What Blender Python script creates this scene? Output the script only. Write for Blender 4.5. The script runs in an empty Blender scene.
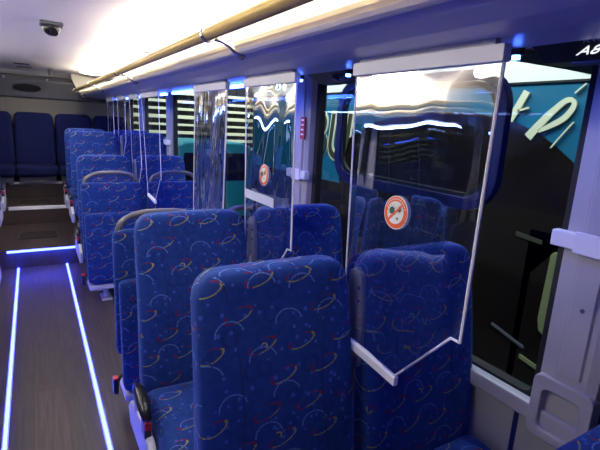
import bpy, bmesh, math, random
from mathutils import Vector, Matrix
random.seed(7)
S = bpy.context.scene
COL = S.collection
# ------------------------------------------------------------ materials
def newmat(name):
    m = bpy.data.materials.new(name); m.use_nodes = True
    nt = m.node_tree; nt.nodes.clear()
    out = nt.nodes.new('ShaderNodeOutputMaterial')
    return m, nt, out
def pbr(name, col, rough=.5, metal=0, noise=0.0, nscale=20, bump=0.0, spec=.5, sheen=0):
    m, nt, out = newmat(name)
    b = nt.nodes.new('ShaderNodeBsdfPrincipled')
    b.inputs['Roughness'].default_value = rough; b.inputs['Metallic'].default_value = metal
    b.inputs['Specular IOR Level'].default_value = spec
    if sheen: b.inputs['Sheen Weight'].default_value = sheen
    tc = nt.nodes.new('ShaderNodeTexCoord'); nz = nt.nodes.new('ShaderNodeTexNoise')
    nz.inputs['Scale'].default_value = nscale; nz.inputs['Detail'].default_value = 4
    nt.links.new(tc.outputs['Object'], nz.inputs['Vector'])
    mx = nt.nodes.new('ShaderNodeMix'); mx.data_type = 'RGBA'
    c = list(col)
    mx.inputs[6].default_value = [x*(1-noise) for x in c]+[1]
    mx.inputs[7].default_value = [min(1, x*(1+noise)) for x in c]+[1]
    nt.links.new(nz.outputs['Fac'], mx.inputs[0]); nt.links.new(mx.outputs[2], b.inputs['Base Color'])
    if bump:
        bp = nt.nodes.new('ShaderNodeBump'); bp.inputs['Strength'].default_value = bump; bp.inputs['Distance'].default_value = .002
        nt.links.new(nz.outputs['Fac'], bp.inputs['Height']); nt.links.new(bp.outputs[0], b.inputs['Normal'])
    nt.links.new(b.outputs[0], out.inputs[0]); return m
def emit(name, col, s):
    m, nt, out = newmat(name)
    e = nt.nodes.new('ShaderNodeEmission'); e.inputs[0].default_value = (*col, 1); e.inputs[1].default_value = s
    nt.links.new(e.outputs[0], out.inputs[0]); return m
def clear(name, tint, ior=1.5, rough=.02, bump=0, scale=14, boost=1.0):
    m, nt, out = newmat(name)
    t = nt.nodes.new('ShaderNodeBsdfTransparent'); t.inputs[0].default_value = (*tint, 1)
    g = nt.nodes.new('ShaderNodeBsdfGlossy'); g.inputs['Roughness'].default_value = rough; g.inputs[0].default_value = (1, 1, 1, 1)
    fr = nt.nodes.new('ShaderNodeFresnel'); fr.inputs[0].default_value = ior
    mu = nt.nodes.new('ShaderNodeMath'); mu.operation = 'MULTIPLY'; mu.inputs[1].default_value = boost; mu.use_clamp = True
    mix = nt.nodes.new('ShaderNodeMixShader')
    nt.links.new(fr.outputs[0], mu.inputs[0]); nt.links.new(mu.outputs[0], mix.inputs[0])
    nt.links.new(t.outputs[0], mix.inputs[1]); nt.links.new(g.outputs[0], mix.inputs[2])
    if bump:
        tc = nt.nodes.new('ShaderNodeTexCoord'); mp = nt.nodes.new('ShaderNodeMapping')
        mp.inputs['Scale'].default_value = (1, 1, .22)
        nz = nt.nodes.new('ShaderNodeTexNoise'); nz.inputs['Scale'].default_value = scale; nz.inputs['Detail'].default_value = 1.5
        nt.links.new(tc.outputs['Object'], mp.inputs[0]); nt.links.new(mp.outputs[0], nz.inputs['Vector'])
        bp = nt.nodes.new('ShaderNodeBump'); bp.inputs['Strength'].default_value = bump; bp.inputs['Distance'].default_value = .02
        nt.links.new(nz.outputs['Fac'], bp.inputs['Height'])
        nt.links.new(bp.outputs[0], g.inputs['Normal'])
    nt.links.new(mix.outputs[0], out.inputs[0]); return m

def fabric(name):
    m, nt, out = newmat(name)
    L = nt.links
    def M(op, a, b=None, c=None, clamp=False):
        n = nt.nodes.new('ShaderNodeMath'); n.operation = op; n.use_clamp = clamp
        for i, v in enumerate((a, b, c)):
            if v is None: continue
            if isinstance(v, (int, float)): n.inputs[i].default_value = v
            else: L.new(v, n.inputs[i])
        return n.outputs[0]
    uv = nt.nodes.new('ShaderNodeUVMap'); uv.uv_map = 'UVMap'
    sp = nt.nodes.new('ShaderNodeSeparateXYZ'); L.new(uv.outputs[0], sp.inputs[0])
    wob = nt.nodes.new('ShaderNodeTexNoise'); wob.inputs['Scale'].default_value = 260; wob.inputs['Detail'].default_value = 1
    L.new(uv.outputs[0], wob.inputs['Vector'])
    stitch = wob.outputs['Fac']
    def layer(cx, cy, ox, oy, rx, ry, rot, wdt, ang, span, keep, seed):
        U = M('ADD', M('DIVIDE', sp.outputs[0], cx), 50+ox); V = M('ADD', M('DIVIDE', sp.outputs[1], cy), 50+oy)
        row = M('FLOOR', V); U = M('ADD', U, M('MULTIPLY', M('MODULO', row, 2), .5))
        colm = M('FLOOR', U)
        fx = M('SUBTRACT', M('FRACT', U), .5); fy = M('SUBTRACT', M('FRACT', V), .5)
        cb = nt.nodes.new('ShaderNodeCombineXYZ'); L.new(row, cb.inputs[0]); L.new(colm, cb.inputs[1]); cb.inputs[2].default_value = seed
        wn = nt.nodes.new('ShaderNodeTexWhiteNoise'); wn.noise_dimensions = '3D'; L.new(cb.outputs[0], wn.inputs['Vector'])
        spc = nt.nodes.new('ShaderNodeSeparateColor'); L.new(wn.outputs['Color'], spc.inputs[0])
        fx = M('MULTIPLY', M('ADD', fx, M('MULTIPLY', M('SUBTRACT', spc.outputs[0], .5), .22)), cx)
        fy = M('MULTIPLY', M('ADD', fy, M('MULTIPLY', M('SUBTRACT', spc.outputs[1], .5), .22)), cy)
        c, s = math.cos(rot), math.sin(rot)
        qx = M('ADD', M('MULTIPLY', fx, c), M('MULTIPLY', fy, s)); qy = M('SUBTRACT', M('MULTIPLY', fy, c), M('MULTIPLY', fx, s))
        ex = M('DIVIDE', qx, rx); ey = M('DIVIDE', qy, ry)
        e = M('SQRT', M('ADD', M('MULTIPLY', ex, ex), M('MULTIPLY', ey, ey)))
        ring = M('LESS_THAN', M('ABSOLUTE', M('SUBTRACT', e, 1)), wdt)
        dirv = M('ADD', M('MULTIPLY', ex, math.cos(ang)), M('MULTIPLY', ey, math.sin(ang)))
        arc = M('GREATER_THAN', dirv, span)
        on = M('LESS_THAN', spc.outputs[2], keep)
        st = M('GREATER_THAN', stitch, .42)
        return M('MULTIPLY', M('MULTIPLY', ring, arc), M('MULTIPLY', on, st)), M('SUBTRACT', M('MULTIPLY', ex, .5), ey), wn.outputs['Value']
    # base: blue plush with soft mottling
    nz = nt.nodes.new('ShaderNodeTexNoise'); nz.inputs['Scale'].default_value = 45; nz.inputs['Detail'].default_value = 3
    L.new(uv.outputs[0], nz.inputs['Vector'])
    def mix(f, a, b):
        n = nt.nodes.new('ShaderNodeMix'); n.data_type = 'RGBA'
        L.new(f, n.inputs[0])
        for i, v in ((6, a), (7, b)):
            if isinstance(v, tuple): n.inputs[i].default_value = (*v, 1)
            else: L.new(v, n.inputs[i])
        return n.outputs[2]
    c0 = mix(nz.outputs['Fac'], (.0045, .019, .120), (.013, .050, .250))
    vo = nt.nodes.new('ShaderNodeTexVoronoi'); vo.inputs['Scale'].default_value = 34; L.new(uv.outputs[0], vo.inputs['Vector'])
    c1 = mix(M('MULTIPLY', M('LESS_THAN', vo.outputs['Distance'], .20), .55), c0, (.05, .12, .50))
    vo2 = nt.nodes.new('ShaderNodeTexVoronoi'); vo2.inputs['Scale'].default_value = 13; L.new(uv.outputs[0], vo2.inputs['Vector'])
    c1 = mix(M('MULTIPLY', M('LESS_THAN', M('ABSOLUTE', M('SUBTRACT', vo2.outputs['Distance'], .28)), .07), .3), c1, (.004, .012, .10))
    f, ex, rv = layer(.135, .088, 0, 0, .040, .0165, .30, .095, -1.2, -.88, .95, 1.0)
    ry = mix(M('GREATER_THAN', M('ADD', ex, M('MULTIPLY', M('SUBTRACT', rv, .5), 1.4)), .40), (.17, .006, .035), (.30, .26, .04))
    c2 = mix(f, c1, ry)
    f, ex, rv = layer(.145, .098, .45, .5, .040, .034, -.2, .055, 1.9, .05, .8, 4.0)
    c3 = mix(M('MULTIPLY', f, .75), c2, (.11, .19, .46))
    f, ex, rv = layer(.19, .13, .2, .3, .008, .008, 0, .22, .8, -.2, .18, 9.0)
    c4 = mix(f, c3, (.45, .36, .02))
    b = nt.nodes.new('ShaderNodeBsdfPrincipled'); b.inputs['Roughness'].default_value = .85
    b.inputs['Specular IOR Level'].default_value = .2; b.inputs['Sheen Weight'].default_value = .35
    b.inputs['Sheen Roughness'].default_value = .4; b.inputs['Sheen Tint'].default_value = (.25, .4, 1, 1)
    L.new(c4, b.inputs['Base Color'])
    bp = nt.nodes.new('ShaderNodeBump'); bp.inputs['Strength'].default_value = .5; bp.inputs['Distance'].default_value = .0015
    L.new(wob.outputs['Fac'], bp.inputs['Height']); L.new(bp.outputs[0], b.inputs['Normal'])
    L.new(b.outputs[0], out.inputs[0]); return m

def wood(name):
    m, nt, out = newmat(name); L = nt.links
    tc = nt.nodes.new('ShaderNodeTexCoord'); mp = nt.nodes.new('ShaderNodeMapping')
    mp.inputs['Rotation'].default_value = (0, 0, math.pi/2); mp.inputs['Location'].default_value = (.3, .09, 0)
    L.new(tc.outputs['Object'], mp.inputs[0])
    br = nt.nodes.new('ShaderNodeTexBrick'); br.inputs['Scale'].default_value = 1
    br.inputs['Brick Width'].default_value = .9; br.inputs['Row Height'].default_value = .15
    br.inputs['Mortar Size'].default_value = .0012; br.inputs['Color1'].default_value = (.062, .043, .038, 1)
    br.inputs['Color2'].default_value = (.046, .032, .029, 1); br.inputs['Mortar'].default_value = (.02, .014, .013, 1)
    L.new(mp.outputs[0], br.inputs['Vector'])
    m2 = nt.nodes.new('ShaderNodeMapping'); m2.inputs['Scale'].default_value = (55, 2.5, 55); L.new(tc.outputs['Object'], m2.inputs[0])
    nz = nt.nodes.new('ShaderNodeTexNoise'); nz.inputs['Scale'].default_value = 1.4; nz.inputs['Detail'].default_value = 5; L.new(m2.outputs[0], nz.inputs['Vector'])
    mx = nt.nodes.new('ShaderNodeMix'); mx.data_type = 'RGBA'; mx.blend_type = 'MULTIPLY'; mx.inputs[0].default_value = .8
    cr = nt.nodes.new('ShaderNodeValToRGB'); cr.color_ramp.elements[0].position = .3; cr.color_ramp.elements[0].color = (.45, .45, .45, 1)
    cr.color_ramp.elements[1].position = .7; cr.color_ramp.elements[1].color = (1.35, 1.3, 1.25, 1)
    L.new(nz.outputs['Fac'], cr.inputs[0]); L.new(br.outputs['Color'], mx.inputs[6]); L.new(cr.outputs[0], mx.inputs[7])
    b = nt.nodes.new('ShaderNodeBsdfPrincipled'); b.inputs['Roughness'].default_value = .45
    L.new(mx.outputs[2], b.inputs['Base Color']); L.new(b.outputs[0], out.inputs[0]); return m

M = {}
M['fabric'] = fabric('blue_patterned_moquette')
M['fabric_shaded'] = pbr('plain_moquette_shaded', (.004, .008, .050), .9, noise=.3, nscale=60, bump=.3, spec=.2)  # plain blue rear seat fabric, dimness of the cabin's rear darkened into its colour
M['wood'] = wood('brown_wood_plank')
M['ceiling'] = pbr('ceiling_cream', (.88, .86, .83), .5, noise=.02)
M['rack'] = pbr('rack_pale_plastic', (.62, .60, .64), .32, noise=.02, nscale=8)
M['racktop'] = pbr('rack_cream', (.80, .76, .64), .5, noise=.02)
M['lip'] = pbr('rack_edge_cream', (.80, .74, .60), .3)
M['wallgrey'] = pbr('wall_grey', (.36, .35, .37), .55, noise=.04)
M['trim'] = pbr('pillar_grey', (.37, .355, .39), .45, noise=.03, nscale=30)
M['clip'] = pbr('white_plastic', (.72, .71, .76), .4)
M['darkgrey'] = pbr('rear_bulkhead', (.12, .12, .14), .5, noise=.05)
M['beige'] = pbr('rear_panel', (.15, .14, .125), .6, noise=.05)
M['black'] = pbr('black_plastic', (.012, .012, .014), .3)
M['midgrey'] = pbr('mid_grey_plastic', (.24, .24, .26), .45)
M['rubber'] = pbr('black_rubber', (.008, .008, .010), .7)
M['greyplastic'] = pbr('grey_plastic', (.10, .10, .12), .4, noise=.04)
M['palepl'] = pbr('pale_plastic', (.42, .43, .50), .4, noise=.04)
M['gold'] = pbr('brass_rail', (.62, .45, .15), .38, .15, noise=.12, nscale=60)
M['chrome'] = pbr('steel', (.55, .54, .52), .25, .9)
M['white'] = pbr('white_strip', (.86, .86, .88), .45)
M['red'] = pbr('red_button', (.65, .01, .01), .35)
M['orange'] = pbr('sticker_orange', (.80, .13, .03), .5)
M['stwhite'] = pbr('sticker_white', (.82, .82, .80), .5)
M['virus'] = pbr('sticker_green', (.03, .12, .08), .5)
M['redlabel'] = pbr('red_label', (.40, .01, .04), .4)
M['label'] = pbr('pale_label', (.50, .55, .75), .5, noise=.2, nscale=80)
M['framepl'] = pbr('blue_frame', (.012, .014, .12), .35)
M['coach_white'] = pbr('coach_white', (.85, .87, .80), .3)
M['coach_teal'] = pbr('coach_teal', (.010, .13, .25), .25, noise=.08, nscale=2)
M['van_teal'] = pbr('van_teal', (.02, .30, .42), .4)
M['coach_cream'] = pbr('coach_cream', (.70, .72, .52), .4)
M['coach_black'] = pbr('coach_glass', (.010, .007, .006), .12, noise=.5, nscale=3)
M['brown'] = pbr('coach_brown', (.05, .05, .03), .4)
M['olive'] = pbr('olive_panel', (.20, .22, .10), .5)
M['slat'] = pbr('slat_cream', (.80, .80, .62), .5)
M['asphalt'] = pbr('asphalt', (.03, .03, .032), .8, noise=.3, nscale=40)
M['hatch'] = pbr('hatch_dark', (.022, .016, .014), .5)
M['vinyl'] = clear('clear_vinyl', (.95, .96, .97), 1.5, .01, bump=.25, scale=7, boost=.5)
M['vinyl2'] = clear('clear_vinyl_creased', (.88, .89, .95), 1.5, .10, bump=.45, scale=18, boost=.9)
M['glass'] = clear('window_glass', (.80, .86, .88), 1.45, .0, boost=.1)
M['led'] = emit('led_blue_white', (.027, .042, 1.0), 21)
M['ledblue'] = emit('led_blue', (.05, .14, 1.0), 25)
M['ledroof'] = emit('led_roof', (.045, .12, 1.0), 26)
M['litwhite'] = emit('lit_digits', (.85, .88, 1.0), .8)
M['ledleft'] = emit('led_left', (.30, .45, 1.0), 28)
M['lamp'] = emit('lamp_white', (1.0, .93, .81), 15)

# ------------------------------------------------------------ mesh builder
class MB:
    def __init__(s): s.bm = bmesh.new()
    def box(s, x0, x1, y0, y1, z0, z1, bev=0, rot=None, seg=2):
        r = bmesh.ops.create_cube(s.bm, size=1); vs = r['verts']
        bmesh.ops.scale(s.bm, vec=(abs(x1-x0), abs(y1-y0), abs(z1-z0)), verts=vs)
        if bev:
            es = list({e for v in vs for e in v.link_edges})
            q = bmesh.ops.bevel(s.bm, geom=es, offset=bev, segments=seg, affect='EDGES', profile=.6)
            vs = list({v for f in q['faces'] for v in f.verts} | {v for v in vs if v.is_valid})
        if rot: bmesh.ops.rotate(s.bm, cent=(0, 0, 0), matrix=rot, verts=vs)
        bmesh.ops.translate(s.bm, vec=((x0+x1)/2, (y0+y1)/2, (z0+z1)/2), verts=vs)
        return s
    def rings(s, rings, closed=True, caps=True):
        vr = [[s.bm.verts.new(p) for p in r] for r in rings]
        n = len(vr[0])
        for a, b in zip(vr, vr[1:]):
            for i in range(n if closed else n-1):
                j = (i+1) % n
                s.bm.faces.new((a[i], a[j], b[j], b[i]))
        if caps:
            s.bm.faces.new(list(reversed(vr[0]))); s.bm.faces.new(vr[-1])
        return s
    def tube(s, pts, r, n=10, caps=True, flat=None):
        pts = [Vector(p) for p in pts]; rings = []
        t0 = (pts[1]-pts[0]).normalized()
        up = Vector((0, 0, 1)) if abs(t0.z) < .9 else Vector((1, 0, 0))
        nrm = (up-t0*up.dot(t0)).normalized()
        for i, p in enumerate(pts):
            t = (pts[min(i+1, len(pts)-1)]-pts[max(i-1, 0)]).normalized()
            nrm = (nrm-t*nrm.dot(t)).normalized(); bn = t.cross(nrm)
            rr = r[i] if isinstance(r, (list, tuple)) else r
            rings.append([p+nrm*math.cos(2*math.pi*k/n)*rr*(flat or 1)+bn*math.sin(2*math.pi*k/n)*rr for k in range(n)])
        return s.rings(rings, caps=caps)
    def prism(s, poly, axis, a, b):
        def P(u, v, w): return {'x': (w, u, v), 'y': (u, w, v), 'z': (u, v, w)}[axis]
        A = [s.bm.verts.new(P(u, v, a)) for u, v in poly]; B = [s.bm.verts.new(P(u, v, b)) for u, v in poly]
        n = len(poly)
        for i in range(n): s.bm.faces.new((A[i], A[(i+1) % n], B[(i+1) % n], B[i]))
        s.bm.faces.new(list(reversed(A))); s.bm.faces.new(B); return s
    def frame(s, outer, inner, axis, a, b):
        def P(u, v, w): return {'x': (w, u, v), 'y': (u, w, v), 'z': (u, v, w)}[axis]
        n = len(outer); R = []
        for poly, w in ((outer, a), (inner, a), (inner, b), (outer, b)):
            R.append([s.bm.verts.new(P(u, v, w)) for u, v in poly])
        for k in range(4):
            A, B = R[k], R[(k+1) % 4]
            for i in range(n): s.bm.faces.new((A[i], A[(i+1) % n], B[(i+1) % n], B[i]))
        return s
    def disc(s, c, r, axis, h, n=24, rx=None):
        poly = [(c[0]+(rx or r)*math.cos(2*math.pi*k/n), c[1]+r*math.sin(2*math.pi*k/n)) for k in range(n)]
        return s.prism(poly, axis, c[2], c[2]+h)
    def build(s, name, mat, parent=None, smooth=False, subsurf=0, bevel=0, auto=None):
        bmesh.ops.recalc_face_normals(s.bm, faces=s.bm.faces)
        uvl = s.bm.loops.layers.uv.new('UVMap')
        for f in s.bm.faces:
            n = f.normal; ax = max(range(3), key=lambda i: abs(n[i])*(1.15 if i != 0 else 1))
            for l in f.loops:
                c = l.vert.co
                l[uvl].uv = ((c.y+.5, c.z), (c.x, c.z), (c.x, c.y-.2))[ax] if ax != 0 else (c.y+.5, c.z)
        me = bpy.data.meshes.new(name); s.bm.to_mesh(me); s.bm.free()
        me.materials.append(mat)
        if smooth:
            for p in me.polygons: p.use_smooth = True
        o = bpy.data.objects.new(name, me); COL.objects.link(o)
        if bevel:
            md = o.modifiers.new('bevel', 'BEVEL'); md.width = bevel; md.segments = 2; md.limit_method = 'ANGLE'
        if subsurf:
            md = o.modifiers.new('sub', 'SUBSURF'); md.levels = subsurf; md.render_levels = subsurf
        if parent: o.parent = parent
        return o
def tag(o, label=None, cat=None, group=None, kind=None):
    if label: o['label'] = label
    if cat: o['category'] = cat
    if group: o['group'] = group
    if kind: o['kind'] = kind
    return o
def thing(name, label, cat, loc=(0, 0, 0), group=None, rotz=0):
    o = bpy.data.objects.new(name, None); COL.objects.link(o); o.empty_display_size = .1
    o.location = loc; o.rotation_euler = (0, 0, rotz); return tag(o, label, cat, group)
def struct(o): o['kind'] = 'structure'; return o
def copy_tree(o, loc, label, group=None, parent=None):
    c = o.copy(); COL.objects.link(c)
    if parent: c.parent = parent
    else:
        c.location = loc; c['label'] = label
        if group: c['group'] = group
    for ch in list(o.children): copy_tree(ch, None, None, None, c)
    return c
def rrect(x0, x1, y0, y1, r, n=6):
    pts = []
    for cx, cy, a in ((x1-r, y1-r, 0), (x0+r, y1-r, 90), (x0+r, y0+r, 180), (x1-r, y0+r, 270)):
        for k in range(n+1):
            t = math.radians(a+90*k/n); pts.append((cx+r*math.cos(t), cy+r*math.sin(t)))
    return pts

# ------------------------------------------------------------ room shell
Y0, YR = -1.3, 7.35      # front and rear of the cabin
S1, S2, S3 = 4.86, 5.98, 6.68
WX = 1.30
struct(MB().box(-WX, WX, Y0, S1, -.08, 0).build('floor', M['wood']))
struct(MB().box(-WX, WX, S1, YR, -.08, .18).build('floor_2', M['wood']))
struct(MB().box(-WX, WX, S2+.03, YR, .18, .38).build('floor_3', M['wood']))
struct(MB().box(-WX, WX, S3+.03, YR, .38, .58).build('floor_4', M['wood']))
# ceiling with coved sides (section in x,z swept along y)
sec = [(-1.325, 1.80), (-1.29, 1.84), (-1.17, 1.91), (-.95, 1.965), (-.6, 2.0), (0, 2.01), (.6, 2.0), (.95, 1.965), (1.17, 1.91), (1.29, 1.84), (1.325, 1.80)]
sec2 = [(x*1.04, z+.05) for x, z in reversed(sec)]
o = struct(MB().prism(sec+sec2, 'y', Y0, YR-.35).build('ceiling', M['ceiling']))
o = struct(MB().prism([(YR-.35, 2.01), (YR-.15, 1.99), (YR, 1.93), (YR+.05, 2.08), (YR-.35, 2.08)], 'x', -WX, WX).build('ceiling_2', M['ceiling'], smooth=False))
# rear wall: dark bulkhead band, beige panel, grey cove
struct(MB().box(-WX, WX, YR, YR+.06, .5, 2.0).build('wall_rear', M['beige']))
struct(MB().prism([(YR-.01, 1.95), (YR-.12, 1.93), (YR-.14, 1.88), (YR-.06, 1.66), (YR-.01, 1.64)], 'x', -WX, WX).build('trim_1', M['darkgrey']))
struct(MB().box(-WX, WX, YR-.155, YR-.13, 1.862, 1.875).build('trim_2', M['greyplastic']))
struct(MB().box(-WX, WX, Y0-.06, Y0, 0, 2.02).build('wall_front', M['darkgrey']))
PY = [.58, 2.14, 3.56, 4.98, 6.38]   # pillar centres
for side, sx in (('right', 1), ('left', -1)):
    a, b = sorted((sx*WX, sx*(WX+.05)))
    struct(MB().box(a, b, Y0, YR, -.05, .64).build('wall_'+side, M['wallgrey']))
    struct(MB().box(a, b, Y0, YR, 1.75, 1.86).build('wall_%s_upper' % side, M['wallgrey']))
    a, b = sorted((sx*(WX-.035), sx*(WX+.05)))
    struct(MB().box(a, b, Y0, YR, .64, .695, bev=.008).build('trim_3' if sx > 0 else 'trim_4', M['trim']))
    edges = [Y0]+[p for q in PY for p in (q-.08, q+.08)]+[YR]
    for i in range(0, len(edges), 2):
        y0, y1 = edges[i], edges[i+1]
        n = i//2+1+(10 if sx < 0 else 0)
        a, b = sorted((sx*(WX+.012), sx*(WX+.02)))
        g = MB().box(a, b, y0, y1, .69, 1.757).build('window_%d' % n, M['glass']); struct(g)
        a, b = sorted((sx*(WX+.0), sx*(WX+.04)))
        fr = MB().frame(rrect(y0, y1, .685, 1.76, .01, 2), rrect(y0+.03, y1-.035, .705, 1.748, .03, 2), 'x', a, b).build('window_seal', M['rubber'], g)
# grooves on the wall panel below the near window
struct(MB().box(WX-.004, WX, .715, .73, .0, .635).build('trim_5', M['framepl']))

def pillar(sx, y, label):
    t = thing('window_pillar', label, 'pillar', (sx*WX, y, .645))
    t['kind'] = 'structure'
    # outer cover with raised centre panel (section in y,x)
    d = -sx
    MB().prism([(0, -.085), (d*.03, -.078), (d*.04, -.055), (d*.042, .03), (d*.03, .078), (0, .085)], 'z', .14, 1.11).build('cover', M['trim'], t)
    MB().prism([(d*.038, -.042), (d*.048, -.036), (d*.048, .022), (d*.038, .028)], 'z', .20, 1.09).build('raised_panel', M['trim'], t)
    # foot plate with a hollow
    a, b = sorted((0, d*.05))
    m = MB(); m.frame(rrect(-.085, .085, -.03, .17, .025, 4), rrect(-.055, .055, .0, .13, .02, 4), 'x', a, b)
    m.box(a if d > 0 else a+.03, b-.03 if d > 0 else b, -.07, .07, 0, .16)
    m.build('foot_plate', M['trim'], t, bevel=.004)
    # curtain clip band
    m = MB(); a, b = sorted((d*.03, d*.06)); m.box(a, b, -.10, .105, .56, .605, bev=.004)
    a2, b2 = sorted((d*.055, d*.066)); m.box(a2, b2, -.05, .04, .553, .612, bev=.003)
    m.build('clip_band', M['clip'], t)
    m = MB(); m.tube([(d*.048, -.01, .40), (d*.052, -.01, .40)], .006); m.build('screw', M['chrome'], t)
    return t
names = ['nearest', 'second', 'third', 'fourth', 'fifth']
for i, y in enumerate(PY):
    pillar(1, y, 'grey window pillar, %s from the camera on the window side' % names[i])
for i, y in enumerate(PY[1:]):
    pillar(-1, y, 'grey window pillar %s along the left wall' % names[i+1])
t = thing('emergency_label', 'small red upright label with white lines on the pillar by the second window', 'label', (WX-.05, 2.10, 1.42))
MB().box(-.003, 0, -.022, .022, 0, .115).build('label_plate', M['redlabel'], t)
m = MB()
for z in (.02, .045, .07, .095): m.box(-.0045, -.003, -.012, .012, z, z+.008)
m.build('label_marks', M['stwhite'], t)

# ------------------------------------------------------------ luggage racks
def rack(sx, label):
    t = thing('luggage_rack', label, 'luggage rack', (0, 0, 0))
    ya, yb = Y0, 7.12
    under = [(.635, 1.728), (.66, 1.708), (.72, 1.694), (.80, 1.686), (.95, 1.690), (.98, 1.706), (1.06, 1.712), (1.12, 1.748), (1.285, 1.752), (1.285, 1.775), (1.10, 1.772), (1.0, 1.735), (.68, 1.742)]
    MB().prism([(sx*x, z) for x, z in under], 'y', ya, yb).build('shelf', M['rack'], t)
    lip = [(.60+.022+.027*math.cos(a), 1.745+.029*math.sin(a)) for a in [math.radians(k*24) for k in range(15)]]
    MB().prism([(sx*x, z) for x, z in lip], 'y', ya, yb+.01).build('edge_roll', M['lip'], t, smooth=False)
    MB().prism([(sx*x, z) for x, z in ((.63, 1.70), (1.25, 1.68), (1.25, 1.84), (1.13, 1.88), (.94, 1.945), (.50, 2.0), (.505, 1.94), (.585, 1.76), (.60, 1.73))], 'y', yb-.02, yb+.02).build('end_panel', M['racktop'], t)
    # shallow seams on the inner cove
    for y in (1.1, 3.75, 5.2):
        MB().tube([(sx*.76, y, 1.975), (sx*.93, y, 1.955)], .006, 6).build('seam_strip', M['greyplastic'], t)
    return t
rack(1, 'long overhead luggage shelf with rounded cream edge above the right-hand seats')
rack(-1, 'long overhead luggage shelf above the left-hand seats')

def rail(sx, label):
    t = thing('grab_rail', label, 'handrail')
    x = sx*.515; m = MB(); m.tube([(x, Y0+.1, 1.768), (x, 7.05, 1.768)], .0195, 20); m.build('rail_tube', M['gold'], t, smooth=True)
    for y in ((.1, 1.50, 3.3, 5.0, 6.8) if sx > 0 else (1.5, 3.3, 5.0)):
        m = MB()
        m.tube([(x, y-.009, 1.768), (x, y+.009, 1.768)], .0265, 20)
        m.build('bracket', M['chrome'], t, smooth=False, bevel=.003)
        m = MB(); m.tube([(x+sx*.018, y, 1.760), (x+sx*.05, y, 1.752), (x+sx*.075, y-.01, 1.738), (x+sx*.092, y-.02, 1.722), (x+sx*.118, y-.02, 1.706)], [.009, .007, .008, .012, .010], 10)
        m.build('bracket_arm', M['chrome'], t, smooth=True)
    return t
rail(1, 'brass-coloured grab rail clamped along the right luggage shelf')
rail(-1, 'brass-coloured grab rail along the left luggage shelf')

# ------------------------------------------------------------ lights fittings
def ceil_lamp(sx, y0, y1, label, lamp=True):
    t = thing('ceiling_lamp', label, 'lamp', (sx*.68, 0, 0), 'ceiling lamps')
    zf = lambda x: 1.994
    m = MB(); m.rings([[(x*k, yc+(y-yc)*(1-(1-k)*.3), z) for x, y in rrect(-.14, .14, y0, y1, .13, 8)] for k, z, yc in ((1, 1.998, (y0+y1)/2), (1, 1.985, (y0+y1)/2), (.9, 1.968, (y0+y1)/2), (.6, 1.958, (y0+y1)/2))])
    m.build('diffuser', M['lamp'], t, smooth=True)
    return t
pos = ['nearest the camera', 'second from the camera', 'third from the camera', 'last before the rear bulkhead']
for i, (a, b) in enumerate(((.25, 1.85), (2.25, 3.68), (3.82, 5.13), (5.27, 6.45))):
    ceil_lamp(1, a, b, 'long white ceiling lamp above the right shelf, '+pos[i])
for i, (a, b) in enumerate(((.6, 1.85), (2.25, 3.68), (3.82, 5.3))):
    ceil_lamp(-1, a, b, 'long white ceiling lamp above the left shelf, '+pos[i])

def ledbar(x0, x1, y0, y1, z0, z1, mat, label, group=None):
    t = thing('led_strip', label, 'light strip', ((x0+x1)/2, (y0+y1)/2, z0), group)
    cx, cy = (x0+x1)/2, (y0+y1)/2
    MB().box(x0-cx, x1-cx, y0-cy, y1-cy, (z1-z0)*.35, z1-z0).build('diffuser', mat, t)
    e = .006
    MB().box(x0-cx-e, x1-cx+e, y0-cy-e, y1-cy+e, 0, (z1-z0)*.35).build('channel', M['palepl'], t)
    return t
ledbar(-.214, -.200, Y0, S1-.02, 0, .010, M['led'], 'glowing blue-white floor strip along the left edge of the aisle')
ledbar(.200, .214, Y0, S1-.02, 0, .010, M['led'], 'glowing blue-white floor strip along the right edge of the aisle')
t = thing('led_strip', 'glowing blue-white strip across the edge of the first step', 'light strip', (0, S1, .155))
MB().box(-.29, .29, -.016, -.006, .004, .022).build('diffuser', M['led'], t)
MB().box(-.29, .29, -.006, 0, 0, .025).build('channel', M['palepl'], t)
for y, z, l in ((S2+.03, .38, 'pale metal nosing on the edge of the second step'), (S3+.03, .58, 'pale metal nosing on the edge of the top step')):
    t = MB().prism([(y-.012, z-.03), (y-.001, z-.03), (y-.001, z), (y+.03, z), (y+.03, z+.004), (y-.012, z+.004)], 'x', -.3, .3).build('step_nosing', M['white']); tag(t, l, 'step edge')
ranges = ((2.25, 2.62), (3.05, 3.65), (3.87, 4.10), (4.75, 5.0), (5.4, 5.75), (6.1, 6.4))
nn = ['between the third and fourth curtains, nearer part', 'long one above the window beyond the third curtain', 'short one beyond the fourth curtain', 'above the fourth window', 'above the fifth window', 'last one near the rear seats']
for i, (a, b) in enumerate(ranges):
    t = thing('led_strip', 'blue glowing strip under the right shelf, '+nn[i], 'light strip', (.972, (a+b)/2, 1.677), 'led strips under the right shelf')
    MB().box(-.012, .012, (a-b)/2, (b-a)/2, -.006, .010).build('diffuser', M['ledroof'], t)
    MB().box(-.018, .018, (a-b)/2-.01, (b-a)/2+.01, .010, .024).build('channel', M['palepl'], t)
for a, b, l in ((2.15, 3.15, 'nearer glowing strip under the left shelf, mirrored in the clear curtains'), (4.2, 5.7, 'farther glowing strip under the left shelf')):
    t = thing('led_strip', l, 'light strip', (-.965, (a+b)/2, 1.677))
    MB().box(-.012, .012, (a-b)/2, (b-a)/2, -.006, .010).build('diffuser', M['ledleft'], t)
    MB().box(-.018, .018, (a-b)/2-.01, (b-a)/2+.01, .010, .024).build('channel', M['palepl'], t)
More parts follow.
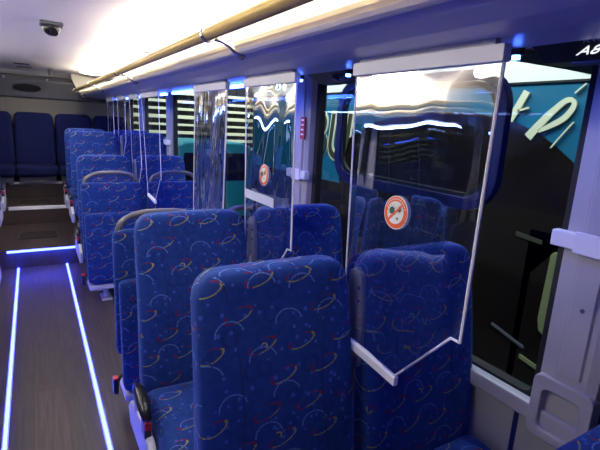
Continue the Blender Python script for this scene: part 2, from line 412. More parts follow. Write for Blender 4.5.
for y, l in ((.685, 'small round blue lamp at the near end of the closest curtain'), (1.33, 'small round blue lamp at the far end of the closest curtain'), (1.66, 'small blue lamp beside the second curtain header')):
    t = thing('courtesy_lamp', l, 'lamp', (.965, y, 1.681))
    m = MB(); m.tube([(0, 0, -.012), (0, 0, .002)], .009, 14); m.build('lens', M['ledblue'], t)
    m = MB(); m.tube([(0, 0, -.004), (0, 0, .024)], .017, 14); m.build('bezel', M['black'], t)

# dark service units under the shelf
def text_mesh(s, size, ext=.001, shear=0, off=0):
    cu = bpy.data.curves.new('t', 'FONT'); cu.body = s; cu.size = size; cu.extrude = ext; cu.shear = shear; cu.offset = off
    ob = bpy.data.objects.new('t', cu); COL.objects.link(ob)
    dg = bpy.context.evaluated_depsgraph_get(); me = bpy.data.meshes.new_from_object(ob.evaluated_get(dg))
    bpy.data.objects.remove(ob); return me
def text_obj(name, s, size, mat, parent, mw, ext=.001, shear=0, off=0):
    me = text_mesh(s, size, ext, shear, off); me.transform(mw); me.materials.clear(); me.materials.append(mat)
    o = bpy.data.objects.new(name, me); COL.objects.link(o); o.parent = parent; return o
# frame for writing read from the cabin looking towards +X: x -> -Y, y -> Z, normal -> -X
RD = Matrix(((0, 0, -1, 0), (-1, 0, 0, 0), (0, 1, 0, 0), (0, 0, 0, 1)))
def unit(ya, yb, label, txt=False):
    t = thing('service_panel', label, 'service panel', (1.05, (ya+yb)/2, 1.686))
    L = (yb-ya)/2
    MB().prism([(-.095, .016), (-.02, -.022), (.05, -.022), (.08, .0), (.06, .026), (-.06, .024), (-.095, .018)], 'y', -L, L).build('housing', M['black'], t, bevel=.002)
    MB().box(-.012, .03, .04, .12, -.026, -.021, bev=.002).build('reading_lens', M['greyplastic'], t)
    if txt:
        RB = Matrix(((0, -.893, -.452, 0), (-1, 0, 0, 0), (0, .452, -.893, 0), (0, 0, 0, 1)))
        text_obj('seat_number', 'A8', .038, M['litwhite'], t, Matrix.Translation((-.040, -L+.275, -.0130)) @ RB, .0008, .9)
        text_obj('small_lettering', 'A W', .018, M['palepl'], t, Matrix.Translation((-.0745, -L+.245, .0045)) @ RB, .0008)
    else:
        for q in (-.05, .0):
            m = MB(); m.tube([(-.045, q-.03, -.005), (-.052, q-.03, -.020)], .015, 14); m.build('air_nozzle', M['greyplastic'], t)
    return t
unit(.30, .655, 'black service panel with white seat number under the shelf beside the nearest pillar', True)
unit(1.36, 1.62, 'black service panel with two air nozzles between the first and second curtain headers')

# ceiling fittings
t = thing('dome_camera', 'black ceiling camera in a half-dome housing over the aisle', 'camera', (.125, 3.22, 2.008))
m = MB(); m.box(-.05, .075, -.05, .06, -.022, 0, bev=.008); m.build('base', M['greyplastic'], t)
m = MB(); rg = []
for k in range(7):
    a = math.radians(k*14); rg.append([(.012+.052*math.cos(a)*math.cos(q), .052*math.cos(a)*math.sin(q)-.006*k/3, -.02-.058*math.sin(a)) for q in [math.radians(j*20) for j in range(18)]])
m.rings(rg); m.build('dome', M['black'], t, smooth=True)
m = MB(); m.tube([(.02, -.03, -.045), (.025, -.062, -.066)], .02, 16); m.build('lens', M['black'], t)
t = thing('ceiling_sensor', 'small black sensor on the ceiling near the rear bulkhead', 'sensor', (.235, 6.75, 2.006))
MB().box(-.02, .02, -.03, .03, -.075, 0, bev=.008).build('sensor_body', M['black'], t)
for k, (y, l) in enumerate(((6.3, 'nearer of two thin dark slots in the rear ceiling'), (6.8, 'farther of two thin dark slots in the rear ceiling'))):
    t = MB().box(-.14+.02*k, .02+.02*k, y, y+.035, 1.998, 2.007, bev=.003).build('ceiling_slot', M['black']); tag(t, l, 'vent')
t = thing('rear_vent', 'oval dark speaker grille in the rear bulkhead', 'speaker grille', (-.025, YR-.115, 1.775))
tilt = Matrix.Rotation(math.radians(-18), 4, 'X')
m = MB(); m.frame([(.165*math.cos(a), .055*math.sin(a)) for a in [k*math.pi/16 for k in range(32)]], [(.15*math.cos(a), .045*math.sin(a)) for a in [k*math.pi/16 for k in range(32)]], 'y', -.012, .03); o = m.build('bezel', M['black'], t); o.rotation_euler = (math.radians(20), 0, 0)
m = MB(); m.disc((0, 0, -.004), .046, 'y', .02, 32, rx=.152)
for k in range(-4, 5): 
    w = .14*math.sqrt(1-(k/5)**2); m.box(-w, w, -.008, -.004, k*.009-.002, k*.009+.002)
o = m.build('grille', M['rubber'], t); o.rotation_euler = (math.radians(20), 0, 0)
for x, l in ((-.28, 'thin clear hanging cord with a white tip, left of the rear grille'), (.215, 'thin clear hanging cord with a white tip, right of the rear grille')):
    t = thing('hanging_cord', l, 'cord', (x, YR-.17, 1.15))
    m = MB(); m.tube([(0, 0, .74), (.004, 0, .4), (0, 0, .02)], .0028, 6); m.build('cord', M['greyplastic'], t)
    m = MB(); m.tube([(0, 0, 0), (0, 0, .03)], .008, 8); m.build('tip', M['white'], t)
    m = MB(); m.tube([(0, .04, .745), (0, -.015, .745)], .014, 10); m.build('hook', M['palepl'], t)
for i, (y, z, w, l) in enumerate(((5.42, .18, .30, 'dark rounded hatch let into the first raised step'), (6.36, .38, .24, 'dark rounded hatch let into the second raised step'))):
    t = thing('floor_hatch', l, 'hatch', (-.02, y, z), 'floor hatches')
    MB().frame(rrect(-.19, .19, -w/2, w/2, .06), rrect(-.175, .175, -w/2+.02, w/2-.02, .05), 'z', 0, .005).build('rim', M['black'], t)
    MB().prism(rrect(-.175, .175, -w/2+.02, w/2-.02, .05), 'z', 0, .003).build('cover', M['wood'] if i < 0 else M['hatch'], t)

# ------------------------------------------------------------ seats
def loft_back(z0, z1, w0, w1, y0, y1, th, rtop, dish=.014, n=16, ncs=8):
    """upholstered back: rounded section swept from z0 to z1; y0,y1 are the front face at bottom and top"""
    m = MB(); rings = []
    for i in range(n+1):
        u = i/n
        # cluster rings near the top for the rounded shoulders
        z = z0+(z1-z0)*(1-(1-u)**1.6)
        v = (z-z0)/(z1-z0)
        hw = (w1+(w0-w1)*(1-v)**1.7)/2
        d = z1-z
        k = 1.0
        if d < rtop: hw = hw-rtop*.9*(1-math.sqrt(max(0, 1-((rtop-d)/rtop)**2)))
        crown = .012*math.sin(min(1, v)*math.pi)
        yf = y0*(1-v)+y1*v-crown
        t = th*(1-.25*v)
        if d < .03: t *= .55+.45*math.sqrt(max(0, 1-((.03-d)/.03)**2)); 
        yc = yf+th*(1-.25*v)/2
        ring = []
        N = 32
        for q in range(N):
            a = 2*math.pi*q/N
            ca, sa = math.cos(a), math.sin(a)
            px = hw*math.copysign(abs(ca)**.28, ca); py = t/2*math.copysign(abs(sa)**.42, sa)
            if sa < 0:      # front: slightly dished centre between the bolsters
                py += dish*max(0, 1-(abs(px)/(hw*.80))**4)*min(1, d/.10)
            ring.append((px, yc+py, z))
        rings.append(ring)
    m.rings(rings); return m
def cushion(z0, z1, w, ya, yb):
    m = MB(); rings = []
    n = 10
    for i in range(n+1):
        v = i/n; y = ya+(yb-ya)*v
        e = min(v, 1-v)*(yb-ya)
        k = 1 if e > .05 else .72+.28*math.sqrt(max(0, 1-((.05-e)/.05)**2))
        zc, hh, hw = (z0+z1)/2, (z1-z0)/2*k, w/2*(.96+.04*k)
        ring = []
        for q in range(28):
            a = 2*math.pi*q/28; ca, sa = math.cos(a), math.sin(a)
            px = hw*math.copysign(abs(ca)**.3, ca); pz = hh*math.copysign(abs(sa)**.45, sa)
            if sa > 0: pz -= .012*max(0, 1-(abs(px)/(hw*.8))**4)
            ring.append((px, y, zc+pz))
        rings.append(ring)
    m.rings(rings); return m

def seam_tubes(parent, z0, z1, y0, y1):
    m = MB()
    for s in (-1, 1):
        pts = []
        for k in range(9):
            v = k/8; z = z0+.12+(z1-.03-z0-.12)*v
            vv = (z-z0)/(z1-z0)
            x = s*(.150-.03*math.sin(v*math.pi*1.1))
            pts.append((x, y0*(1-vv)+y1*vv-.012*math.sin(vv*math.pi)+.0115*(1 if z1-z > .1 else (z1-z)/.1)-.0016, z))
        m.tube(pts, .0022, 6)
    m.build('seam', M['seam'], parent)
M['seam'] = pbr('blue_seam', (.004, .010, .09), .9)

def seat_A(label, group, loc, top=1.13, cd=.53, w=.452, flare=.02, side=-1, arm=True, name='coach_seat', trim=True, fab='fabric'):
    """forward facing seat: front faces -Y; origin on floor under the backrest"""
    t = thing(name, label, 'seat', loc, group)
    zb = .40-(1.13-top)*.9
    b = loft_back(zb, top, w+flare, w, -.115, 0, .115, .075).build('backrest', M[fab], t, smooth=True, subsurf=1)
    seam_tubes(b, zb, top, -.115, 0)
    zc = .47-(1.13-top)*.95
    cushion(zc-.15, zc, .475, -cd, -.08).build('seat_cushion', M[fab], t, smooth=True, subsurf=1)
    # back shell
    m = MB(); m.prism([(-.005, zb-.02), (.075, zb-.02), (.115, top-.30), (.10, top-.34)], 'x', -.20, .20); m.build('back_shell', M['greyplastic'], t, bevel=.006)
    if trim:
        # moulded trim up the inner side of the backrest
        m = MB(); s = side
        xa, xb = sorted((s*(w/2-.004), s*(w/2+.015)))
        pr = [(-.028, top-.26), (-.022, top-.15), (-.008, top-.055), (.02, top-.032), (.05, top-.05), (.055, top-.20), (.02, top-.34), (-.022, top-.34)]
        m.prism([(y, z) for y, z in pr], 'x', xa, xb); tr = m.build('side_trim', M['midgrey'], t, bevel=.005)
        for z in (top-.09, top-.13):
            m = MB(); m.tube([(s*(w/2+.013), -.004, z), (s*(w/2+.0175), -.004, z)], .006, 10); m.build('screw', M['chrome'], tr)
    # pedestal
    if zc-.15 > .12:
        m = MB(); m.box(-.17, .17, -.42, -.05, zc-.20, zc-.145, bev=.01); m.build('base_frame', M['palepl'], t)
        for s in (-1, 1):
            m = MB(); m.prism([(-.36, .02), (-.10, .02), (-.16, zc-.19), (-.30, zc-.19)], 'x', s*.12-.015, s*.12+.015); m.box(s*.12-.03, s*.12+.03, -.40, -.06, 0, .02, bev=.004); m.build('leg', M['palepl'], t)
    else:
        MB().box(-.21, .21, -.42, -.02, 0, zc-.13, bev=.01).build('base_frame', M['greyplastic'], t)
    if arm:
        s = side
        # side panel, armrest, buckle on the aisle side
        xa, xb = sorted((s*.243, s*.272))
        m = MB(); m.prism([(-.42, zc-.20), (-.02, zc-.20), (.02, zc-.14), (-.03, zc-.09), (-.12, zc-.06), (-.22, zc-.05), (-.34, zc-.06), (-.42, zc-.11)], 'x', xa, xb); m.build('side_panel', M['palepl'], t, bevel=.008)
        m = MB(); m.tube([(s*.262, -.13, zc+.035), (s*.265, -.19, zc+.05), (s*.266, -.28, zc+.045), (s*.266, -.335, zc+.02)], [.016, .022, .024, .015], 12, flat=.75)
        ar = m.build('armrest', M['black'], t, smooth=True)
        m = MB(); m.tube([(s*.255, -.14, zc-.08), (s*.262, -.14, zc+.035)], .018, 10); m.build('pivot', M['palepl'], ar)
        m = MB(); m.box(s*.262-.012, s*.262+.012, -.32, -.26, zc-.07, zc-.005, bev=.006); bk = m.build('belt_buckle', M['black'], t)
        m = MB(); m.box(s*.262-.0105, s*.262+.0105, -.325, -.285, zc-.03, zc-.001, bev=.003); m.build('release_button', M['red'], bk)
    return t
GA = 'forward-facing blue coach seats'
a1 = seat_A('blue patterned seat in the foreground, aisle side of the closest pair, filling the bottom centre', GA, (.542, .985, 0), w=.462, flare=.035, arm=False, trim=False, side=1)
a1w = seat_A('blue patterned window-side seat behind the closest clear curtain with sticker', GA, (1.050, .965, 0), cd=.43, w=.482, flare=.0, arm=False, side=-1)
a2 = seat_A('blue aisle seat with black armrest and red belt buckle, second row from the camera', GA, (.535, 1.715, 0), side=-1, trim=False)
a2w = seat_A('blue window-side seat of the second row, beside the pillar with a white clip band', GA, (1.038, 1.715, 0), w=.462, flare=.01, arm=False, side=-1)
copy_tree(a2, (.535, 4.37, 0), 'blue aisle seat just behind the low seat with the arched handle', GA)
copy_tree(a2w, (1.04, 4.37, 0), 'blue window-side seat just behind the window-side arched handle', GA)
copy_tree(a2, (.54, 5.12, .18), 'tall blue aisle seat in the nearer right-hand row on the raised floor', GA)
copy_tree(a2w, (1.045, 5.12, .18), 'window-side seat in the nearer of the two right-hand rows on the raised floor', GA)
copy_tree(a2, (.535, 5.86, .18), 'tall blue aisle seat, rearmost on the right before the second step', GA)
copy_tree(a2w, (1.045, 5.86, .18), 'window-side seat in the rearmost right-hand row before the second step', GA)
lf = seat_A('blue aisle seat at the left picture edge, on the raised floor', GA, (-.575, 5.12, .18), side=1, trim=False)
copy_tree(lf, (-.575, 5.86, .18), 'blue aisle seat farther back at the left picture edge, on the raised floor', GA)
seat_A('top of a blue patterned seat in the bottom right corner of the picture', GA, (1.05, .36, 0), top=.825, side=-1, arm=False)
for Y, n in ((1.60, 'first'), (2.33, 'second'), (3.06, 'third'), (3.79, 'fourth')):
    for x, w_ in ((-.545, 'aisle'), (-1.05, 'window')):
        copy_tree(lf if w_ == 'aisle' else a2w, (x, Y, 0), 'blue %s-side seat left of the aisle, %s row, seen mirrored in the curtains' % (w_, n), 'left-hand seats seen only as reflections')
# rear bench
GR = 'dark blue seats along the rear wall'
r0 = seat_A('dark blue rear seat in line with the aisle, under the oval grille', GR, (.02, 7.02, .58), top=.88, side=1, arm=False, trim=False, fab='fabric_shaded')
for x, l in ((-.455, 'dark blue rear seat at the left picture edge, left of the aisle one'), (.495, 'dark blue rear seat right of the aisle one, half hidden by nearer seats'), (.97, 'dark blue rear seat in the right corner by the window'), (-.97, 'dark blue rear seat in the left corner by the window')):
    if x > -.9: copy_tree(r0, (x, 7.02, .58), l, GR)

# low folding seats with arched handle
def seat_B(label, loc):
    t = thing('folding_seat', label, 'seat', loc, 'low folding seats with arched handles')
    m = loft_back(.30, .965, .46, .455, .03, .035, .075, .03, dish=.0)
    m.build('backrest', M['fabric'], t, smooth=True, subsurf=1)
    m = loft_back(.145, .735, .43, .435, -.055, -.035, .075, .03, dish=.004)
    m.build('folded_cushion', M['fabric'], t, smooth=True, subsurf=1)
    pts = []
    for k in range(17):
        a = math.pi*k/16
        pts.append((.20*math.copysign(abs(math.cos(a))**.7, math.cos(a)), .075, .93+.11*math.sin(a)**.8))
    m = MB(); m.tube([(.2, .075, .80)]+pts+[(-.2, .075, .80)], .016, 10); m.build('grab_handle', M['greyplastic'], t, smooth=True)
    m = MB(); m.box(-.21, .21, -.05, .13, .11, .15, bev=.012); m.box(-.19, .19, .01, .09, .13, .34, bev=.01); m.build('base_tray', M['palepl'], t)
    for s in (-1, 1):
        m = MB(); m.tube([(s*.08, .05, .12), (s*.08, .05, .02)], .022, 12); m.box(s*.08-.04, s*.08+.04, -.02, .12, 0, .02, bev=.005); m.build('leg', M['palepl'], t)
    m = MB(); m.tube([(-.215, .0, .24), (-.238, -.02, .22), (-.245, -.03, .16)], .008, 8); m.build('belt_strap', M['black'], t)
    m = MB(); m.box(-.262, -.238, -.05, -.01, .17, .25, bev=.006); bk = m.build('belt_buckle', M['black'], t)
    m = MB(); m.box(-.260, -.240, -.052, -.02, .245, .256, bev=.002); m.build('release_button', M['red'], bk)
    return t
b1 = seat_B('low blue folding seat directly behind the second-row aisle seat, only its edge showing', (.515, 2.13, 0))
copy_tree(b1, (1.02, 2.13, 0), 'low blue folding seat hidden behind the second-row window seat')
copy_tree(b1, (.515, 3.74, 0), 'low blue folding seat with full arched handle, aisle side, standing clear on the lower floor')
copy_tree(b1, (1.015, 3.74, 0), 'low blue folding seat with arched handle, window side, seen past the clear curtains')

# ------------------------------------------------------------ clear curtains
CX = .776
def sheet_mesh(L, Lt, bot, amp, seed, D, ny=70, nz=46):
    rnd = random.Random(seed); ph = [rnd.uniform(0, 6.28) for _ in range(6)]
    m = MB(); grid = []
    for i in range(ny+1):
        s = i/ny; zb = bot(s)
        colv = []
        for j in range(nz+1):
            v = j/nz; z = zb*(1-v)
            w = .35+.65*(1-v)
            x, y = D(s, z)
            e = min(1, min(s, 1-s)/.06)*min(1, (1-v)/.04)
            x += e*amp*w*(math.sin(y*21+ph[0]+1.2*math.sin(z*5+ph[1]))*.6+math.sin(y*47+ph[2]+z*3)*.25+.35*math.sin(z*9+ph[3]+y*8))
            colv.append(m.bm.verts.new((x, y, z)))
        grid.append(colv)
    for i in range(ny):
        for j in range(nz): m.bm.faces.new((grid[i][j], grid[i+1][j], grid[i+1][j+1], grid[i][j+1]))
    return m
def curtain(y0, L, label, amp=.003, seed=1, mat='vinyl', sticker=True, strip=False, lift=0, Lt=None, yt=None):
    """header screwed under the shelf at x=.86; the sheet falls inward to the gap between the two seats"""
    Lt = Lt or L; yt = y0 if yt is None else yt; ty = yt-y0; ZT = 1.640
    t = thing('clear_curtain', label, 'curtain', (.779, y0, ZT), 'clear curtains hanging between the seats')
    def D(s, z):
        k = max(0, 1+z/.70); return .031*k, (ty+Lt*s)*k+L*s*(1-k)
    def bot(s):
        if s < .06: return -(ZT-1.045)+lift
        if s < .44: return -(ZT-1.045)-(s-.06)/.38*.185+lift
        return -(ZT-.860)+(s-.44)/.56*.015+lift
    def Q(s, z): x, y = D(s, z); return Vector((x, y, z))
    MB().box(.031-.012, .031+.012, ty-.005, ty+Lt+.005, 0, .034, bev=.003).build('header_strip', M['clip'], t)
    MB().box(.031-.008, .031+.008, ty+.02, ty+Lt-.02, .030, .0475).build('header_fixing', M['palepl'], t)
    sheet_mesh(L, Lt, bot, amp, seed, D).build('vinyl_sheet', M[mat], t, smooth=True)
    e = .0042 if y0 < 2.5 else .0026
    m = MB(); m.tube([Q(0, 0), Q(0, -.3), Q(0, bot(0))], e, 6); m.build('edge_binding', M['clip'], t)
    m = MB(); m.tube([Q(0, bot(0)), Q(.06, bot(.06)), Q(.44, bot(.44)+.003)], e*.85, 6); m.build('edge_binding', M['clip'], t)
    m = MB(); m.tube([Q(1, 0), Q(1, -.3), Q(1, bot(1))], e*.7, 6); m.build('edge_binding', M['clip'], t)
    p0 = Q(.42, bot(.44)-.008); p1 = Q(.98, bot(.98)-.004)
    m = MB(); m.prism([(p0.y, p0.z+.012), (p0.y, p0.z-.014), (p1.y, p1.z-.012), (p1.y, p1.z+.012)], 'x', -.008, .008); m.build('clamp_bar', M['white'], t, bevel=.003)
    if sticker:
        c = Q(.55, -(ZT-1.29)); r = .041
        st = thing_part('warning_sticker', t, (c.x-.0045, c.y, c.z)); st.rotation_euler = (0, math.radians(2.5), 0)
        MB().disc((0, 0, 0), r, 'x', -.001, 40).build('ring', M['orange'], st)
        MB().disc((0, 0, -.0012), r*.72, 'x', -.0006, 40).build('centre', M['stwhite'], st)
        mm = MB()
        for cx, cy, rr in ((.012, .004, .010), (-.014, .010, .0065), (-.010, -.014, .003)):
            mm.disc((cx, cy, -.002), rr, 'x', -.0006, 16)
            for k in range(10):
                a = k*math.pi/5; mm.disc((cx+1.4*rr*math.cos(a), cy+1.4*rr*math.sin(a), -.002), rr*.16, 'x', -.0006, 6)
        mm.build('virus_drawing', M['virus'], st)
        mm = MB(); q = r*.52
        mm.prism([(q-.002, -q-.002), (q+.002, -q+.002), (-q+.002, q+.002), (-q-.002, q-.002)], 'x', -.0028, -.0034); mm.build('slash', M['orange'], st)
        mm = MB()
        for k in range(13):
            a = math.radians(20+k*11.5); mm.disc((r*.86*math.cos(a), r*.86*math.sin(a), -.0012), .0022, 'x', -.0006, 5)
        mm.build('lettering', M['stwhite'], st)
    if strip:
        c = Q(.28, -.44); d = Q(.92, -.44)
        MB().box(c.x-.016, c.x-.014, c.y, d.y, -.462, -.425).build('pale_label', M['label'], t)
    return t
def thing_part(name, parent, loc):
    # thin backing disc doubles as the sticker body
    o = MB().disc((0, 0, .0008), .0435, 'x', -.0008, 40).build(name, M['stwhite'], parent); o.location = loc; return o
curtain(.585, .42, 'closest and largest clear vinyl curtain, with round orange sticker and white clamp bar', seed=3, yt=.60, Lt=.475)
curtain(1.345, .41, 'second clear curtain, with round sticker and pale label, above the second-row seats', seed=5, amp=.010, strip=True, yt=1.42, Lt=.44)
curtain(2.04, .47, 'narrow crumpled bluish clear curtain, third from the camera', amp=.012, seed=8, mat='vinyl2', sticker=False, yt=2.08, Lt=.5)
curtain(3.27, .46, 'clear curtain between the two low folding seats with handles', seed=9, amp=.010, sticker=False, yt=3.45, Lt=.6)
curtain(3.93, .43, 'clear curtain above the row just behind the arched handles', seed=12, amp=.014, sticker=False, yt=4.2, Lt=.4)
curtain(4.68, .43, 'clear curtain above the nearer row on the raised floor', seed=13, amp=.014, sticker=False, lift=.18, yt=4.85, Lt=.45)
curtain(5.42, .43, 'farthest clear curtain, crumpled, near the rear seats', seed=15, amp=.012, mat='vinyl2', sticker=False, lift=.18, yt=5.6, Lt=.45)

# rounded blue inner frame outside the near window (vent window of the pane)
t = thing('window_vent_frame', 'dark blue frame with rounded lower corners in the near window', 'window frame', (WX+.035, 0, 0))
def trap(y0, y1, z0, z1, r, lean=0):
    return [(y+(lean*(z1-z) if y > (y0+y1)/2 else -lean*(z1-z)*.3), z) for y, z in rrect(y0, y1, z0, z1, r, 8)]
m = MB(); m.frame(trap(.945, 1.90, 1.225, 1.715, .13), trap(.985, 1.855, 1.27, 1.678, .10), 'x', -.010, .022); m.build('outer_frame', M['framepl'], t, bevel=.003)
m = MB(); m.frame(trap(.985, 1.855, 1.27, 1.675, .10), trap(1.0, 1.84, 1.285, 1.66, .09), 'x', -.002, .015); m.build('inner_lip', M['rubber'], t)

# ------------------------------------------------------------ outside
struct(MB().box(-6, 14, -8, 16, -1.0, -.9).build('ground', M['asphalt']))
t = thing('neighbouring_coach', 'white-roofed teal coach with big cream and dark lettering parked outside the windows', 'coach', (3.0, 0, -.9))
Z = .9
side = [(1.45, -.5), (6.6, -.5), (6.6, 1.86), (1.50, 1.86), (1.44, 1.5), (1.42, .9)]
MB().prism([(y, z+Z) for y, z in side], 'x', 0, 2.4).build('body', M['coach_teal'], t, bevel=.02)
roof = [(1.52, 1.862), (6.6, 1.862), (6.6, 2.14), (3.2, 2.12), (2.2, 2.03), (1.75, 1.93)]
MB().prism([(y, z+Z) for y, z in roof], 'x', -.005, 2.4).build('roof', M['coach_white'], t)
MB().box(-.012, 0, 1.5, 6.6, 1.852+Z, 1.866+Z).build('roof_seam', M['rubber'], t)
MB().box(-.010, 0, 1.42, 1.80, -.45+Z, .86+Z).build('front_skirt', M['coach_black'], t)
win = [(4.14, .86), (4.22, 1.12), (4.05, 1.36), (3.6, 1.56), (2.9, 1.66), (2.4, 1.655), (2.06, 1.595), (1.88, 1.53), (1.74, 1.45), (1.60, 1.35), (1.545, 1.28), (1.55, 1.16), (1.54, 1.02), (1.52, .86), (1.75, .55), (1.75, -.3), (6.55, -.3), (6.55, .84)]
MB().prism([(y, z+Z) for y, z in win], 'x', -.010, 0).build('side_window', M['coach_black'], t)
# script letters and serif letters (strokes in metres on the coach side)
def ribbon(m, pts, ws, x0=-.022, x1=-.008):
    L_, R_ = [], []
    for i, p in enumerate(pts):
        a = Vector(pts[max(0, i-1)]); b = Vector(pts[min(len(pts)-1, i+1)]); d = (b-a).normalized(); n = Vector((-d.y, d.x))
        w = ws[i] if isinstance(ws, (list, tuple)) else ws
        L_.append(Vector(p)+n*w/2); R_.append(Vector(p)-n*w/2)
    for i in range(len(pts)-1):
        q = [L_[i], L_[i+1], R_[i+1], R_[i]]
        m.prism([(v.x, v.y) for v in q], 'x', x0, x1)
def spline(pts, n=8):
    out = []
    P = [Vector(p) for p in pts]; P = [P[0]*2-P[1]]+P+[P[-1]*2-P[-2]]
    for i in range(1, len(P)-2):
        for k in range(n):
            u = k/n; a, b, c, d = P[i-1], P[i], P[i+1], P[i+2]
            out.append(tuple(.5*((2*b)+(c-a)*u+(2*a-5*b+4*c-d)*u*u+(3*b-a-3*c+d)*u**3)))
    out.append(tuple(P[-2])); return out
LT = LETTERS = {
 't': [(2.09, 1.60), (2.05, 1.68), (1.99, 1.80)], 'bar': [(2.04, 1.67), (1.96, 1.69)],
 'e': [(1.93, 1.49), (1.86, 1.58), (1.78, 1.67), (1.705, 1.735), (1.66, 1.73), (1.655, 1.69), (1.70, 1.625), (1.78, 1.575), (1.86, 1.535)],
 's1': [(1.755, 1.43), (1.70, 1.51), (1.635, 1.60)], 's2': [(1.66, 1.78), (1.60, 1.835)]}
m = MB(); p = spline(LT['t']); ribbon(m, [(y, z+Z) for y, z in p], .052)
p = spline(LT['bar']); ribbon(m, [(y, z+Z) for y, z in p], .014); m.build('script_letter_t', M['coach_cream'], t)
m = MB(); p = spline(LT['e']); n_ = len(p); ribbon(m, [(y, z+Z) for y, z in p], [.050*(1-i/n_*1.4)+.012 if i < n_*.45 else .022+.018*math.sin((i/n_-.45)/.55*math.pi) for i in range(n_)]); m.build('script_letter_e', M['coach_cream'], t)
m = MB()
for k in ('s1', 's2'): ribbon(m, [(y, z+Z) for y, z in spline(LT[k])], .010)
m.build('script_stroke', M['coach_cream'], t)
mw = Matrix.Translation((-.006, 4.84, 1.13+Z)) @ RD
text_obj('letter_outline', 'BU', .74, M['coach_cream'], t, mw @ Matrix.Diagonal((.88, 1, 1, 1)), .004, .15, .028)
mw = Matrix.Translation((-.014, 4.84, 1.13+Z)) @ RD
text_obj('lettering', 'BU', .74, M['brown'], t, mw @ Matrix.Diagonal((.88, 1, 1, 1)), .004, .15, -.002)
# pale door handle and trims low on the coach
m = MB(); m.prism([(y, z+Z) for y, z in ((1.62, .72), (1.60, .745), (1.535, .745), (1.525, .70), (1.55, .62), (1.565, .40), (1.555, .28), (1.53, .18), (1.575, .15), (1.61, .17), (1.63, .25))], 'x', -.03, -.008); m.build('door_grab', M['olive'], t, bevel=.004)
m = MB(); m.prism([(y, z+Z) for y, z in ((1.72, -.07), (1.55, -.10), (1.55, -.13), (1.72, -.10))], 'x', -.02, -.008); m.build('sill_strip', M['olive'], t)
m = MB(); m.prism([(y, z+Z) for y, z in ((1.98, .07), (1.70, .0), (1.70, -.02), (1.98, .05))], 'x', -.02, -.008); m.build('sill_strip', M['greyplastic'], t)
m = MB(); m.prism([(y, z+Z) for y, z in ((1.90, .82), (1.70, .80), (1.70, .77), (1.90, .79))], 'x', -.02, -.008); m.build('door_label', M['brown'], t)
for y in (2.6, 5.6):
    m = MB(); m.tube([(.02, y, .48), (.30, y, .48)], .48, 28); w = m.build('wheel', M['rubber'], t)
    m = MB(); m.tube([(.0, y, .48), (.05, y, .48)], .26, 20); m.build('hub', M['greyplastic'], w)

# slatted building wall far behind
t = thing('slatted_wall', 'distant dark wall with bright cream horizontal slats seen through the rear windows', 'wall', (0, 11.2, -.9))
MB().box(1.5, 9, .1, .3, 0, 4.2).build('backing', M['rubber'], t)
for k in range(8):
    MB().box(1.6, 9, -.03, .05, 1.62+k*.185+.012*(k%2), 1.62+k*.185+.066+.008*((k*5)%3), bev=.01).build('slat', M['slat'], t)
for k in range(4):
    MB().box(2.05+k*1.3, 2.10+k*1.3, .05, .1, 0, 3.3).build('post', M['rubber'], t)
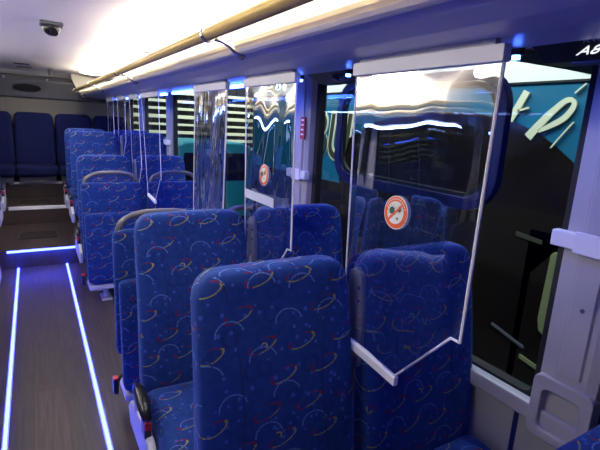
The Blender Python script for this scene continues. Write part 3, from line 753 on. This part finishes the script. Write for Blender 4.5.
# teal van below the slats
t = thing('parked_van', 'teal van parked beyond the coach, seen through the middle window', 'van', (3.2, 9.4, -.9))
bodyp = [(-.9, .35), (.9, .35), (.93, 1.0), (.80, 1.85), (.6, 1.93), (-.6, 1.93), (-.80, 1.85), (-.93, 1.0)]
MB().prism(bodyp, 'y', -.55, 1.2).build('body', M['van_teal'], t, bevel=.03)
MB().prism([(-.72, 1.15), (.72, 1.15), (.64, 1.72), (-.64, 1.72)], 'y', -.57, -.54).build('rear_window', M['coach_black'], t)
for s in (-1, 1):
    MB().box(s*.82-.05, s*.82+.05, -.58, -.54, .75, 1.05, bev=.01).build('tail_lamp', M['olive'], t)
    m = MB(); m.tube([(s*.86, .0, .32), (s*.66, .0, .32)], .32, 22); m.build('wheel', M['rubber'], t)

# ------------------------------------------------------------ lights
def area(name, loc, rot, sx, sy, col, p):
    l = bpy.data.lights.new(name, 'AREA'); l.shape = 'RECTANGLE'; l.size = sx; l.size_y = sy; l.color = col; l.energy = p
    o = bpy.data.objects.new(name, l); o.location = loc; o.rotation_euler = rot; COL.objects.link(o); return o
R90 = math.pi/2
# yard floodlight outside between the coaches, lighting the coach side and the slats
area('yard_light', (1.9, 3.6, 3.4), (0, math.radians(-28), 0), .5, 6, (.95, 1, .95), 165)
area('step_glow', (0, S1-.03, .165), (math.radians(15), 0, 0), .56, .012, (.03, .06, 1), 1.6)
for i, y in enumerate((.69, 1.33, 1.66, 2.4, 3.3, 4.3, 5.3, 6.2)):
    area('led_glow', (.94, y, 1.672), (0, 0, 0), .02, .10 if i < 3 else .3, (.06, .12, 1), (1.6, 1.0, 1.0, 2.0, 2.5, 1.5, 1.5, 1.0)[i])
area('yard_light_far', (4.2, 8.9, 3.6), (math.radians(50), 0, 0), 4, .5, (1, .98, .85), 170)
w = bpy.data.worlds.new('night'); S.world = w; w.use_nodes = True
w.node_tree.nodes['Background'].inputs[0].default_value = (.02, .03, .06, 1); w.node_tree.nodes['Background'].inputs[1].default_value = .15

# ------------------------------------------------------------ camera
R = [[0.8615638582006709, -0.06808293818145862, 0.503063049498722], [-0.504909975189837, -0.21773069562089623, 0.8352599961318864], [0.05266531302643356, -0.9736313767093892, -0.22196465279590682]]
cam = bpy.data.cameras.new('camera'); co = bpy.data.objects.new('camera', cam); COL.objects.link(co)
mw = Matrix([[R[i][0], -R[i][1], -R[i][2], (0, 0, 1.5)[i]] for i in range(3)]+[[0, 0, 0, 1]])
co.matrix_world = mw; cam.sensor_width = 36; cam.lens = 36*445/600; cam.clip_start = .02; cam.clip_end = 100
S.camera = co
vs = S.view_settings; vs.view_transform = 'Standard'; vs.look = 'None'; vs.gamma = 1; vs.use_curve_mapping = False; vs.exposure = .55
